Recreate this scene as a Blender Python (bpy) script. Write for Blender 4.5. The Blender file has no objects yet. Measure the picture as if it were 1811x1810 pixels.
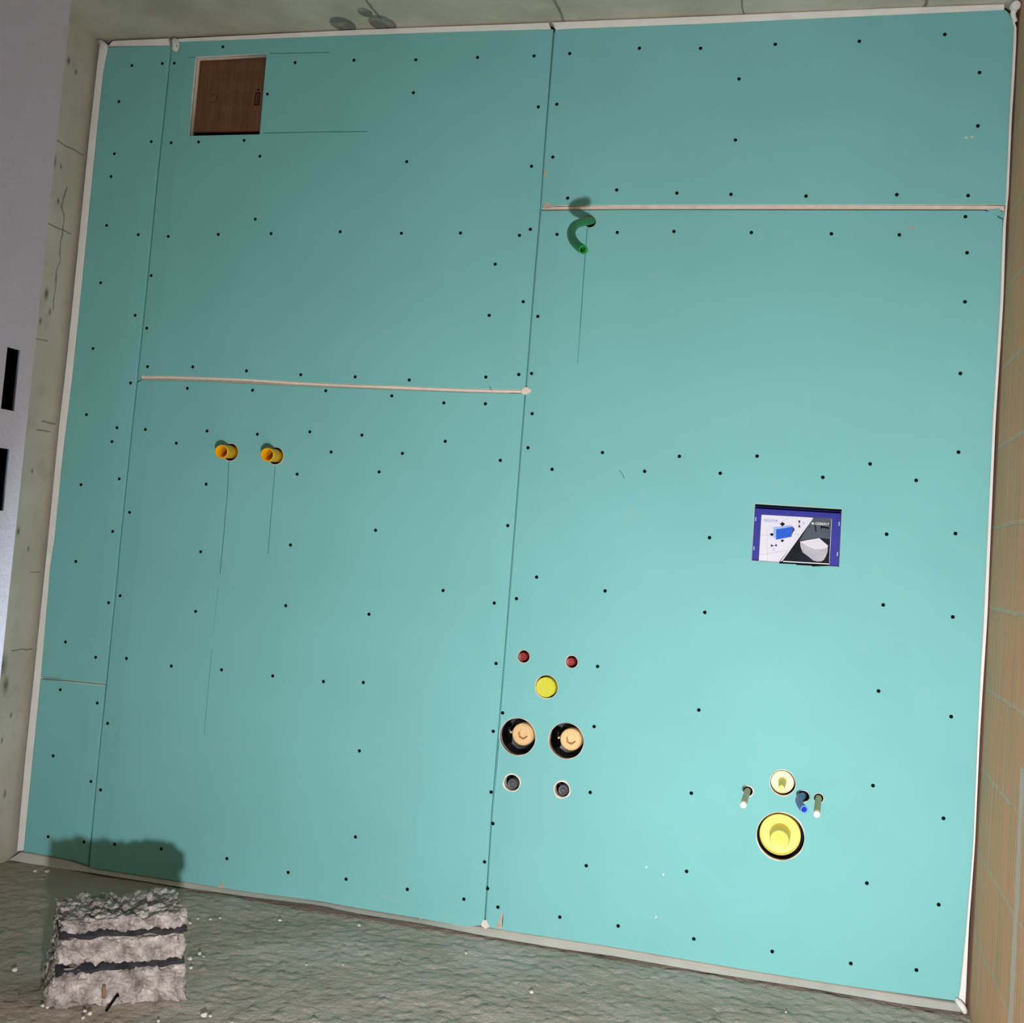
import bpy, bmesh, math, random
from mathutils import Vector, Matrix, noise

# ------------------------------------------------------------------ camera, world, light, exposure
W, H = 1811, 1810
FPX, CX, CY = 2138.459, 891.361, 817.824          # focal length and principal point of the photograph, in pixels
CAM = Vector((2.22117, -3.20762, 1.02428))
R = Matrix(((0.96574323, 0.24762071, 0.0776144), (0.0582827, 0.08447769, -0.99471938), (-0.25286981, 0.96516709, 0.06715175)))
scene = bpy.context.scene
cd = bpy.data.cameras.new('camera'); cam = bpy.data.objects.new('camera', cd)
scene.collection.objects.link(cam)
cd.sensor_fit = 'HORIZONTAL'; cd.sensor_width = 36; cd.lens = FPX * 36 / W
cd.shift_x = (W / 2 - CX) / W; cd.shift_y = (CY - H / 2) / W; cd.clip_start = 0.02
cam.matrix_world = Matrix(((R[0][0], -R[1][0], -R[2][0], CAM.x), (R[0][1], -R[1][1], -R[2][1], CAM.y),
                           (R[0][2], -R[1][2], -R[2][2], CAM.z), (0, 0, 0, 1)))
scene.camera = cam
world = bpy.data.worlds.new('world'); scene.world = world; world.use_nodes = True
world.node_tree.nodes['Background'].inputs[0].default_value = (0.62, 0.8, 1.0, 1)
world.node_tree.nodes['Background'].inputs[1].default_value = 0.22
LAMP = Vector((2.18, -2.97, 0.45))                 # the work lamp standing on the floor in the doorway
ld = bpy.data.lights.new('work_lamp', 'AREA'); lo = bpy.data.objects.new('work_lamp', ld); scene.collection.objects.link(lo)
ld.energy = 33.5; ld.color = (1.0, 0.985, 1.0); ld.shape = 'DISK'; ld.size = 0.07
ld.spread = math.radians(114)
lo.location = LAMP; lo.rotation_euler = (Vector((2.12, 0, 0.42)) - LAMP).to_track_quat('-Z', 'Y').to_euler()
vs = scene.view_settings
vs.view_transform = 'Standard'; vs.look = 'None'; vs.exposure = 0.0; vs.gamma = 1.0; vs.use_curve_mapping = False

col = scene.collection
rng = random.Random(7)

def ray(px, py):
    return R.transposed() @ Vector(((px - CX) / FPX, (py - CY) / FPX, 1))
def at(px, py, Y=0.0):
    "point of the plane y=Y that the photograph shows at this pixel"
    d = ray(px, py); return CAM + d * ((Y - CAM.y) / d.y)
def atz(px, py, z):
    d = ray(px, py); return CAM + d * ((z - CAM.z) / d.z)
def xz(px, py, Y=0.0):
    p = at(px, py, Y); return (p.x, p.z)
def halfw(px, py, w):
    return (at(px + w / 2, py) - at(px - w / 2, py)).length / 2

# ------------------------------------------------------------------ materials
def nt(m): return m.node_tree.nodes, m.node_tree.links
def mat(name, color, rough=0.7, metal=0.0, var=0.0, vscale=8.0, bump=0.0, bscale=60.0, spec=0.3, color2=None, stretch=(1, 1, 1), coat=0.0):
    m = bpy.data.materials.new(name); m.use_nodes = True
    N, L = nt(m); b = N['Principled BSDF']
    b.inputs['Roughness'].default_value = rough; b.inputs['Metallic'].default_value = metal
    b.inputs['Specular IOR Level'].default_value = spec; b.inputs['Coat Weight'].default_value = coat
    c1 = (*color, 1)
    g = N.new('ShaderNodeNewGeometry'); mp = N.new('ShaderNodeMapping'); mp.inputs['Scale'].default_value = stretch
    L.new(g.outputs['Position'], mp.inputs['Vector'])
    n = N.new('ShaderNodeTexNoise'); n.inputs['Scale'].default_value = vscale; n.inputs['Detail'].default_value = 6
    L.new(mp.outputs[0], n.inputs['Vector'])
    mix = N.new('ShaderNodeMix'); mix.data_type = 'RGBA'
    c2 = color2 or tuple(max(0, c * (1 - var)) for c in color)
    if color2 is None: c1 = (*[min(1, c * (1 + var)) for c in color], 1)
    mix.inputs['A'].default_value = c1; mix.inputs['B'].default_value = (*c2, 1)
    mr = N.new('ShaderNodeMapRange'); mr.inputs['From Min'].default_value = 0.3; mr.inputs['From Max'].default_value = 0.7
    L.new(n.outputs['Fac'], mr.inputs['Value']); L.new(mr.outputs[0], mix.inputs['Factor'])
    L.new(mix.outputs['Result'], b.inputs['Base Color'])
    if bump:
        n2 = N.new('ShaderNodeTexNoise'); n2.inputs['Scale'].default_value = bscale; n2.inputs['Detail'].default_value = 8
        n2.inputs['Roughness'].default_value = 0.62
        L.new(mp.outputs[0], n2.inputs['Vector'])
        bp = N.new('ShaderNodeBump'); bp.inputs['Strength'].default_value = 1; bp.inputs['Distance'].default_value = bump
        L.new(n2.outputs['Fac'], bp.inputs['Height']); L.new(bp.outputs[0], b.inputs['Normal'])
        bp.name = 'Bump'
    mix.name = 'ColorMix'
    return m
def srgb(r, g, b):
    f = lambda v: v / 255 / 12.92 if v / 255 <= 0.04045 else ((v / 255 + 0.055) / 1.055) ** 2.4
    return (f(r), f(g), f(b))
def math_node(N, op, *ins, clamp=False, L=None):
    m = N.new('ShaderNodeMath'); m.operation = op; m.use_clamp = clamp
    for i, v in enumerate(ins):
        if isinstance(v, (int, float)): m.inputs[i].default_value = v
        else: L.new(v, m.inputs[i])
    return m.outputs[0]
def over(m, mask_fn, color):
    "mix another colour over the base colour of m where the mask (built from the world position) is 1"
    N, L = nt(m); b = N['Principled BSDF']
    src = b.inputs['Base Color'].links[0].from_socket
    g = N.new('ShaderNodeNewGeometry'); s = N.new('ShaderNodeSeparateXYZ'); L.new(g.outputs['Position'], s.inputs[0])
    nz = N.new('ShaderNodeTexNoise'); nz.inputs['Scale'].default_value = 14; nz.inputs['Detail'].default_value = 5; L.new(g.outputs['Position'], nz.inputs['Vector'])
    M = lambda op, *a, **k: math_node(N, op, *a, L=L, **k)
    f = mask_fn(M, s.outputs[0], s.outputs[1], s.outputs[2], nz.outputs['Fac'])
    mx = N.new('ShaderNodeMix'); mx.data_type = 'RGBA'; mx.inputs['B'].default_value = (*color, 1)
    L.new(src, mx.inputs['A']); L.new(f, mx.inputs['Factor']); L.new(mx.outputs['Result'], b.inputs['Base Color'])
def line(M, coord, v, half, wob=None, amp=0.02):
    c = coord
    if wob is not None: c = M('ADD', coord, M('MULTIPLY', M('SUBTRACT', wob, 0.5), amp))
    return M('SUBTRACT', 1.0, M('DIVIDE', M('ABSOLUTE', M('SUBTRACT', c, v)), half), clamp=True)
def band(M, c, lo_, hi_):
    return M('MULTIPLY', M('GREATER_THAN', c, lo_), M('LESS_THAN', c, hi_))

TEAL = (0.222, 0.565, 0.565)
m_teal = mat('green_board_paper', TEAL, 0.85, var=0.035, vscale=3.0, bump=0.0004, bscale=220, spec=0.2)
def _taper():
    # the factory edges of the sheets are pressed in over the last 5 cm beside the long joints
    N, L = nt(m_teal); b = N['Principled BSDF']; bp = N['Bump']
    g = N.new('ShaderNodeNewGeometry'); s = N.new('ShaderNodeSeparateXYZ'); L.new(g.outputs['Position'], s.inputs[0])
    M = lambda op, *a, **k: math_node(N, op, *a, L=L, **k)
    h = None
    for x in (0.229, 1.433):
        d = M('ABSOLUTE', M('SUBTRACT', s.outputs[0], x))
        r = M('MULTIPLY', M('SUBTRACT', 1.0, M('DIVIDE', d, 0.055), clamp=True), -0.0038)
        h = r if h is None else M('ADD', h, r)
    b2 = N.new('ShaderNodeBump'); b2.inputs['Strength'].default_value = 1; b2.inputs['Distance'].default_value = 1
    L.new(h, b2.inputs['Height']); L.new(bp.outputs[0], b2.inputs['Normal']); L.new(b2.outputs[0], b.inputs['Normal'])
    # scuffs and dusty smears on the paper
    over(m_teal, lambda M, x, y, z, n: M('MULTIPLY', M('MULTIPLY', M('SUBTRACT', n, 0.60), 5.0, clamp=True), 0.10), (0.55, 0.62, 0.58))
_taper()
m_gyp = mat('gypsum_core', srgb(236, 222, 208), 0.9, var=0.08, vscale=40, bump=0.0008, bscale=200)
m_foam = mat('white_edge_foam', srgb(238, 238, 234), 0.75, var=0.05, vscale=12, bump=0.0006, bscale=150)
m_screw = mat('black_phosphate_and_gap_shade', (0.004, 0.008, 0.008), 0.95, spec=0.02)
m_pencil = mat('pencil_graphite', srgb(70, 138, 134), 0.8, var=0.25, vscale=60)
m_tear = mat('torn_paper', srgb(186, 176, 160), 0.9, var=0.15, vscale=60)

m_conc = mat('raw_concrete', srgb(208, 204, 190), 0.9, color2=srgb(176, 174, 156), vscale=4.5, bump=0.002, bscale=26)
m_wall = mat('raw_concrete_wall', srgb(212, 206, 194), 0.9, color2=srgb(190, 184, 168), vscale=4.0, bump=0.0012, bscale=26)
for zc, y0, y1, hw in ((2.118, -.2, 0, .004), (1.864, -.2, -.02, .004), (1.283, -.07, 0, .005), (1.255, -.09, -.02, .004), (0.60, -.1, 0, .003), (1.52, -.2, -.08, .003), (.83, -.05, 0, .002)):
    over(m_wall, lambda M, x, y, z, n, zc=zc, y0=y0, y1=y1, hw=hw: M('MULTIPLY', M('MULTIPLY', line(M, z, zc, hw, n, .02), band(M, y, y0, y1)), .75), srgb(78, 76, 64))
over(m_wall, lambda M, x, y, z, n: M('MULTIPLY', M('MULTIPLY', line(M, y, -.072, .004, n, .06), band(M, z, 1.62, 2.0)), .8), srgb(78, 76, 64))
for (yc, zc, r_) in ((-.139, 2.055, .013), (-.105, 2.05, .006), (-.11, 1.66, .012), (-.125, 1.575, .007), (-.13, .56, .02), (-.11, .50, .016), (-.07, .41, .006),
                     (-.12, 2.37, .009), (-.08, 2.352, .007), (-.10, 1.945, .006), (-.085, 1.61, .007), (-.06, .18, .008), (-.1, .34, .006), (-.09, 1.13, .005), (-.125, .95, .008), (-.07, .9, .006)):
    over(m_wall, lambda M, x, y, z, n, yc=yc, zc=zc, r_=r_: M('MULTIPLY', M('SUBTRACT', 1.0, M('DIVIDE', M('SQRT', M('ADD', M('POWER', M('SUBTRACT', y, yc), 2), M('POWER', M('MULTIPLY', M('SUBTRACT', z, zc), .55), 2))), r_ * 1.2), clamp=True), M('MULTIPLY', n, 1.7), clamp=True), srgb(62, 62, 52))
over(m_wall, lambda M, x, y, z, n: M('MULTIPLY', M('MULTIPLY', M('SUBTRACT', n, 0.56), 5.0, clamp=True), 0.35), srgb(150, 142, 130))
for xc, hw in ((0.93, .006), (1.455, .006), (1.95, .004), (2.412, .007)):
    over(m_conc, lambda M, x, y, z, n, xc=xc, hw=hw: M('MULTIPLY', line(M, x, xc, hw, n, .02), .8), srgb(70, 66, 56))
for xc, yc, rx, ry in ((0.804, -.035, .036, .05), (0.925, -.03, .038, .055), (0.90, -.105, .02, .03)):
    over(m_conc, lambda M, x, y, z, n, xc=xc, yc=yc, rx=rx, ry=ry: M('MULTIPLY', M('MULTIPLY', M('SUBTRACT', 1.12, M('ADD', M('POWER', M('DIVIDE', M('SUBTRACT', x, xc), rx), 2), M('POWER', M('DIVIDE', M('SUBTRACT', y, yc), ry), 2)), clamp=True), 5, clamp=True), .85), srgb(104, 106, 106))
over(m_conc, lambda M, x, y, z, n: M('MULTIPLY', M('MULTIPLY', M('SUBTRACT', n, 0.55), 6.0, clamp=True), 0.4), srgb(222, 214, 190))
m_floor = mat('rough_screed', srgb(224, 214, 204), 0.95, color2=srgb(194, 182, 166), vscale=3.2, bump=0.010, bscale=75)
over(m_floor, lambda M, x, y, z, n: M('MULTIPLY', M('MULTIPLY', M('SUBTRACT', n, 0.5), 6.0, clamp=True), 0.35), srgb(222, 214, 204))
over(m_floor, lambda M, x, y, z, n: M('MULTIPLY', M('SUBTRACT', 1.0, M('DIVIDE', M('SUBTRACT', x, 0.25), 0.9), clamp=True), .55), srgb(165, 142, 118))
m_cavity = mat('dark_cavity_wall', (0.05, 0.05, 0.045), 0.95, var=0.3)

def brick_mat():
    m = bpy.data.materials.new('hollow_brick'); m.use_nodes = True; N, L = nt(m); b = N['Principled BSDF']
    b.inputs['Roughness'].default_value = 0.9; b.inputs['Specular IOR Level'].default_value = 0.2
    g = N.new('ShaderNodeNewGeometry'); s = N.new('ShaderNodeSeparateXYZ'); L.new(g.outputs['Position'], s.inputs[0])
    M = lambda op, *a, **k: math_node(N, op, *a, L=L, **k)
    nz = N.new('ShaderNodeTexNoise'); nz.inputs['Scale'].default_value = 9; nz.inputs['Detail'].default_value = 5; L.new(g.outputs['Position'], nz.inputs['Vector'])
    wob = M('MULTIPLY', M('SUBTRACT', nz.outputs['Fac'], .5), .02)
    c = N.new('ShaderNodeCombineXYZ'); L.new(M('ADD', M('ADD', s.outputs[1], wob), 0.565), c.inputs[0]); L.new(M('ADD', M('SUBTRACT', s.outputs[2], 0.173 - 0.197 * 4), wob), c.inputs[1])
    br = N.new('ShaderNodeTexBrick'); br.offset = 0.0; L.new(c.outputs[0], br.inputs['Vector'])
    br.inputs['Scale'].default_value = 1; br.inputs['Brick Width'].default_value = 0.37; br.inputs['Row Height'].default_value = 0.197
    br.inputs['Mortar Size'].default_value = 0.006; br.inputs['Mortar Smooth'].default_value = 0.4; br.inputs['Bias'].default_value = 0
    br.offset = 0.42; br.offset_frequency = 2
    br.inputs['Color1'].default_value = (*srgb(238, 172, 132), 1); br.inputs['Color2'].default_value = (*srgb(222, 172, 132), 1); br.inputs['Mortar'].default_value = (*srgb(214, 190, 164), 1)
    # comb grooves of the hollow blocks run upright, with grey mortar haze wiped over them
    c2 = N.new('ShaderNodeCombineXYZ'); L.new(M('MULTIPLY', s.outputs[1], 90), c2.inputs[0]); L.new(M('MULTIPLY', s.outputs[2], 3), c2.inputs[1])
    n2 = N.new('ShaderNodeTexNoise'); n2.inputs['Scale'].default_value = 1; n2.inputs['Detail'].default_value = 4; L.new(c2.outputs[0], n2.inputs['Vector'])
    mx = N.new('ShaderNodeMix'); mx.data_type = 'RGBA'; mx.inputs['B'].default_value = (*srgb(192, 164, 132), 1)
    L.new(br.outputs['Color'], mx.inputs['A']); L.new(M('MULTIPLY', M('MULTIPLY', M('SUBTRACT', n2.outputs['Fac'], .46), 6, clamp=True), .7), mx.inputs['Factor'])
    mx2 = N.new('ShaderNodeMix'); mx2.data_type = 'RGBA'; mx2.inputs['B'].default_value = (*srgb(172, 154, 140), 1)
    near = M('SUBTRACT', 1.0, M('DIVIDE', M('ABSOLUTE', s.outputs[1]), .16), clamp=True)
    L.new(mx.outputs['Result'], mx2.inputs['A']); L.new(M('MULTIPLY', near, M('MULTIPLY', nz.outputs['Fac'], .9)), mx2.inputs['Factor'])
    L.new(mx2.outputs['Result'], b.inputs['Base Color'])
    bp = N.new('ShaderNodeBump'); bp.inputs['Strength'].default_value = 1; bp.inputs['Distance'].default_value = .0016
    L.new(M('ADD', n2.outputs['Fac'], M('MULTIPLY', br.outputs['Fac'], -0.25)), bp.inputs['Height']); L.new(bp.outputs[0], b.inputs['Normal'])
    return m
m_brick = brick_mat()
over(m_brick, lambda M, x, y, z, n: M('MULTIPLY', M('MULTIPLY', line(M, y, -.582, .03, n, .05), 2.2, clamp=True), M('LESS_THAN', z, .66)), srgb(212, 200, 184))
over(m_brick, lambda M, x, y, z, n: M('MULTIPLY', M('MULTIPLY', M('SUBTRACT', n, .52), 6, clamp=True), .3), srgb(206, 176, 146))

m_green = mat('green_conduit_plastic', srgb(40, 150, 78), 0.45, var=0.06)
m_yel = mat('yellow_sleeve_plastic', srgb(246, 186, 20), 0.45, var=0.04)
m_lemon = mat('lemon_cap_plastic', srgb(214, 214, 60), 0.5, var=0.05, vscale=30)
m_ycap = mat('soft_yellow_plug_plastic', srgb(242, 226, 112), 0.4, var=0.03)
m_ycap2 = mat('pale_yellow_plug_plastic', srgb(248, 242, 186), 0.4, var=0.03)
m_red = mat('red_plug_plastic', srgb(170, 58, 62), 0.4, var=0.1)
m_grey = mat('grey_plug_plastic', srgb(92, 92, 98), 0.35, var=0.15, vscale=50)
m_black = mat('black_box_plastic', (0.012, 0.012, 0.014), 0.3, spec=0.5, var=0.2)
m_brass = mat('raw_brass', srgb(226, 192, 140), 0.5, metal=0.25, var=0.06, vscale=40)
m_brassd = mat('polished_brass_pin', srgb(250, 226, 180), 0.3, metal=0.4)
m_sleeve = mat('grey_green_rod_sleeve', srgb(226, 202, 158), 0.5, var=0.1, vscale=60)
m_white = mat('white_plastic', (0.86, 0.86, 0.86), 0.4)
m_bluec = mat('blue_conduit_plastic', srgb(76, 112, 180), 0.4, var=0.08)
m_bluer = mat('blue_conduit_liner', srgb(20, 40, 170), 0.4)
m_frame = mat('royal_blue_plastic', srgb(26, 32, 146), 0.45, var=0.12, vscale=30, spec=0.2)
m_card = mat('printed_card_white', srgb(222, 222, 236), 0.5, var=0.03, vscale=30)
m_cdark = mat('printed_dark_room', srgb(16, 20, 27), 0.6, color2=srgb(32, 39, 48), vscale=22, spec=.08)
m_cgrey = mat('printed_grey_wall', srgb(82, 93, 106), 0.6, var=0.1, vscale=20, spec=.08)
m_line = mat('printed_tile_line', srgb(176, 178, 192), 0.5)
m_ink = mat('printed_black', (0.008, 0.008, 0.012), 0.8, spec=.05)
m_pblue = mat('printed_blue', srgb(10, 88, 214), 0.6, var=0.05, vscale=50)
m_plblue = mat('light_blue_print_and_highlight', srgb(150, 184, 230), 0.5)
m_pdblue = mat('printed_deep_blue', srgb(40, 50, 150), 0.5)
m_lav = mat('printed_lavender', srgb(140, 146, 214), 0.5)
m_bowl = mat('printed_toilet_body', srgb(176, 176, 186), 0.5, var=0.12, vscale=22)
m_lid = mat('printed_toilet_lid', srgb(216, 216, 224), 0.5)
m_door = mat('white_frame_paint', srgb(200, 216, 238), 0.3, var=0.02, bump=0.0012, bscale=110, spec=0.55)
m_slot = mat('dark_latch_box', (0.01, 0.01, 0.012), 0.3, metal=0.5)
m_box = mat('brown_cardboard', srgb(124, 86, 62), 0.85, color2=srgb(106, 72, 50), vscale=5, stretch=(14, 1, 1.2))
m_print = mat('cardboard_print', srgb(44, 26, 18), 0.8, var=0.2)
m_printf = mat('faint_cardboard_print', srgb(92, 60, 42), 0.85, var=0.2, vscale=70)
m_rubble = mat('crumbly_rubble', srgb(236, 226, 220), 0.95, color2=srgb(132, 126, 120), vscale=34, bump=0.012, bscale=60)
m_bandm = mat('dark_steel_strap', (0.04, 0.04, 0.046), 0.8, spec=.1, var=0.4, vscale=60)
m_crumb = mat('white_plaster', srgb(224, 220, 210), 0.9, var=0.08)
m_wood = mat('tan_wood', srgb(150, 118, 88), 0.9, var=0.2, vscale=30)
SCREWS = {
'A': [(287.1, 112.4), (233.2, 115.8), (210.3, 179.7), (267.5, 250.7), (202.4, 272.1), (196.4, 312.3), (188.6, 398.9), (244.5, 415.2), (178.0, 500.3), (239.0, 558.0), (164.5, 616.6), (231.0, 677.6), (153.0, 733.7), (207.0, 756.7), (198.0, 781.3), (210.8, 847.4), (143.2, 857.6), (199.3, 940.2), (134.1, 993.3), (192.0, 1066.4), (115.8, 1135.8), (169.2, 1163.0)],
'B': [(106.6, 1220.4), (172.0, 1243.8), (94.1, 1337.3), (161.0, 1382.6), (85.2, 1480.5), (148.6, 1489.7)],
'C': [(394.3, 82.9), (944.6, 99.0), (844.5, 101.7), (735.4, 105.8), (626.0, 106.6), (521.9, 110.8), (308.3, 111.8), (731.1, 164.0), (472.9, 166.5), (952.1, 189.2), (431.8, 248.4), (351.2, 251.3), (302.7, 252.7), (459.6, 276.4), (719.4, 286.0), (940.0, 294.1), (451.4, 387.8), (937.9, 405.7), (601.7, 410.1), (814.4, 412.3), (709.9, 412.7), (479.4, 413.3), (386.0, 414.8), (918.7, 416.4), (297.6, 418.3), (875.7, 467.4), (267.3, 487.7), (925.3, 533.8), (865.2, 557.9), (259.6, 580.6), (260.9, 648.8), (340.9, 649.1), (435.9, 656.1), (917.5, 662.6), (532.0, 663.0), (628.2, 666.8), (859.2, 667.2), (723.8, 672.3)],
'D': [(331.4, 687.1), (446.7, 690.4), (576.2, 691.3), (692.9, 700.3), (785.0, 712.9), (858.4, 714.4), (257.2, 759.9), (366.2, 762.5), (548.0, 764.0), (455.2, 768.3), (640.1, 769.8), (787.4, 780.8), (311.8, 784.2), (585.7, 799.7), (711.7, 802.2), (884.8, 814.6), (670.5, 835.0), (525.5, 839.0), (364.6, 856.7), (229.0, 906.6), (898.0, 930.0), (664.2, 938.2), (513.8, 964.3), (354.9, 976.2), (783.6, 1044.8), (212.4, 1054.0), (874.1, 1067.0), (505.4, 1071.7), (345.9, 1081.7), (652.6, 1086.8), (223.7, 1165.0), (877.3, 1173.9), (303.0, 1178.4), (391.8, 1185.1), (482.3, 1195.9), (572.0, 1205.8), (642.5, 1207.5), (190.4, 1279.9), (872.3, 1293.9), (635.6, 1328.5), (177.9, 1397.7), (868.5, 1401.4), (628.7, 1480.9), (202.8, 1493.7), (285.1, 1501.9), (401.2, 1519.1), (856.9, 1524.9), (509.6, 1543.6), (612.1, 1555.5), (720.4, 1573.5), (820.4, 1590.9)],
'E': [(1670.9, 61.0), (1519.8, 73.1), (1371.0, 78.5), (1130.8, 85.3), (1238.9, 85.5), (1007.6, 94.7), (1732.4, 128.4), (1307.0, 139.7), (984.7, 184.5), (1729.5, 222.8), (1300.6, 247.7), (977.6, 277.9), (1090.6, 336.1), (1197.1, 341.7), (1292.8, 343.9), (1586.1, 344.5), (1712.3, 346.1), (1425.4, 347.0), (1004.0, 350.5)],
'F': [(1707.4, 383.4), (1191.8, 409.5), (1091.7, 411.3), (1328.8, 411.5), (1470.3, 413.7), (985.1, 414.7), (1590.5, 415.5), (1710.2, 447.2), (1706.6, 534.0), (951.3, 559.8), (1698.5, 660.8), (940.1, 660.9), (941.1, 731.9), (933.8, 792.2), (1695.1, 800.1), (1065.5, 800.7), (1339.0, 807.0), (1201.4, 807.4), (1538.8, 820.8), (976.4, 830.4), (1140.0, 833.9), (1273.8, 837.4), (1455.2, 844.6), (1620.3, 849.9), (1689.8, 944.0), (1568.0, 945.2), (1254.8, 951.3), (949.0, 1021.1), (1070.1, 1045.5), (913.4, 1059.2), (1562.0, 1070.3), (1246.5, 1083.5), (1685.0, 1091.6), (1056.9, 1179.1), (1553.7, 1222.7), (1235.9, 1256.2), (888.9, 1261.3), (1682.2, 1268.0), (1050.7, 1285.5), (1543.9, 1390.0), (1043.8, 1402.0), (1222.6, 1403.4), (1668.6, 1447.9), (871.8, 1457.2), (1036.8, 1531.7), (1214.3, 1541.7), (1533.1, 1562.6), (862.4, 1572.1), (1660.1, 1600.6), (880.6, 1605.0), (990.0, 1622.7), (1093.2, 1638.3), (1227.0, 1661.2), (1365.7, 1683.5), (1504.7, 1704.7), (1620.7, 1716.3)]}

# ------------------------------------------------------------------ helpers
def link(name, me, materials, parent=None):
    o = bpy.data.objects.new(name, me); col.objects.link(o)
    for m in (materials if isinstance(materials, (list, tuple)) else [materials]): me.materials.append(m)
    if parent is not None:
        o.parent = parent
        if parent.location.length > 0: o.matrix_parent_inverse = Matrix.Translation(-parent.location)
    return o
def tag(o, label, cat, group=None):
    o['label'] = label; o['category'] = cat
    if group: o['group'] = group
    return o
def thing(name, label, cat, loc, group=None):
    o = bpy.data.objects.new(name, None); col.objects.link(o); o.location = loc; o.empty_display_size = 0.03
    return tag(o, label, cat, group)
def struct(o): o['kind'] = 'structure'; return o
def mesh_of(bm, name, smooth=False):
    bmesh.ops.recalc_face_normals(bm, faces=bm.faces)
    me = bpy.data.meshes.new(name); bm.to_mesh(me); bm.free()
    if smooth:
        for p in me.polygons: p.use_smooth = True
    return me
def box(bm, x0, x1, y0, y1, z0, z1, mi=0):
    v = [bm.verts.new((x, y, z)) for x in (x0, x1) for y in (y0, y1) for z in (z0, z1)]
    for f in ((0, 1, 3, 2), (4, 6, 7, 5), (0, 4, 5, 1), (2, 3, 7, 6), (0, 2, 6, 4), (1, 5, 7, 3)):
        bm.faces.new([v[i] for i in f]).material_index = mi
def prism(bm, pts, y0, y1, mi=0):
    "closed outline pts (x, z) given a real thickness between y0 (front) and y1 (back)"
    a = [bm.verts.new((x, y0, z)) for x, z in pts]; b = [bm.verts.new((x, y1, z)) for x, z in pts]
    n = len(pts)
    fs = [bm.faces.new(a), bm.faces.new(b[::-1])]
    for i in range(n): fs.append(bm.faces.new((a[i], b[i], b[(i + 1) % n], a[(i + 1) % n])))
    for f in fs: f.material_index = mi
    bmesh.ops.triangulate(bm, faces=fs[:2], ngon_method='EAR_CLIP')
def circle(cx, cz, r, n=40, jit=0.0):
    out = []
    for i in range(n):
        t = 2 * math.pi * i / n; rr = r * (1 + jit * (noise.noise(Vector((cx * 90 + math.cos(t) * 2.2, cz * 90 + math.sin(t) * 2.2, 0))))) 
        out.append((cx + rr * math.cos(t), cz + rr * math.sin(t)))
    return out
def slab(name, outer, holes, yc, half, bevel=0.0006, axis='y'):
    "sheet with holes: filled 2D outline with real thickness, turned into a mesh"
    cu = bpy.data.curves.new(name, 'CURVE'); cu.dimensions = '2D'; cu.fill_mode = 'BOTH'
    cu.extrude = half - bevel; cu.bevel_depth = bevel; cu.bevel_resolution = 1; cu.offset = -bevel
    for loop in [outer] + list(holes):
        s = cu.splines.new('POLY'); s.points.add(len(loop) - 1); s.use_cyclic_u = True
        for i, (x, z) in enumerate(loop): s.points[i].co = (x, z, 0, 1)
    tmp = bpy.data.objects.new('tmp', cu); col.objects.link(tmp)
    dg = bpy.context.evaluated_depsgraph_get(); dg.update()
    me = bpy.data.meshes.new_from_object(tmp.evaluated_get(dg)); me.name = name
    bpy.data.objects.remove(tmp); bpy.data.curves.remove(cu)
    for v in me.vertices:
        x, y, z = v.co
        v.co = (x, yc - z, y) if axis == 'y' else (yc - z, x, y)
    me.materials.clear()
    return me
def lathe(prof, c, n=48, axis=Vector((0, -1, 0)), hexr=(), ph=0.0, mats=None):
    "turn a profile [(radius, distance along axis)] about the axis through c; rings listed in hexr are hexagonal"
    bm = bmesh.new(); ax = axis.normalized(); u = ax.orthogonal().normalized(); u = Vector((1, 0, 0)) - ax * ax.x; u.normalize(); w = ax.cross(u)
    rings = []
    for k, (r, d) in enumerate(prof):
        ring = []
        for i in range(n):
            t = 2 * math.pi * i / n; rr = r
            if k in hexr:
                a = (t + ph) % (math.pi / 3) - math.pi / 6; rr = r * math.cos(math.pi / 6) / math.cos(a)
            ring.append(bm.verts.new(Vector(c) + ax * d + u * (rr * math.cos(t)) + w * (rr * math.sin(t))))
        rings.append(ring)
    for k in range(len(rings) - 1):
        for i in range(n):
            f = bm.faces.new((rings[k][i], rings[k][(i + 1) % n], rings[k + 1][(i + 1) % n], rings[k + 1][i]))
            if mats: f.material_index = mats[k]
    if prof[0][0] > 0: bm.faces.new(rings[0])
    if prof[-1][0] > 0:
        f = bm.faces.new(rings[-1])
        if mats: f.material_index = mats[-1]
    bmesh.ops.remove_doubles(bm, verts=bm.verts, dist=1e-6)
    me = mesh_of(bm, 'lathe', True)
    me.set_sharp_from_angle(angle=math.radians(35)) if hasattr(me, 'set_sharp_from_angle') else None
    return me
def spline(pts, n=10):
    P = [Vector(p) for p in pts]; P = [P[0] * 2 - P[1]] + P + [P[-1] * 2 - P[-2]]; out = []
    for i in range(1, len(P) - 2):
        for k in range(n):
            t = k / n; a, b, c, d = P[i - 1:i + 3]
            out.append(0.5 * ((2 * b) + (c - a) * t + (2 * a - 5 * b + 4 * c - d) * t * t + (3 * b - a - 3 * c + d) * t ** 3))
    out.append(P[-2]); return out
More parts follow.
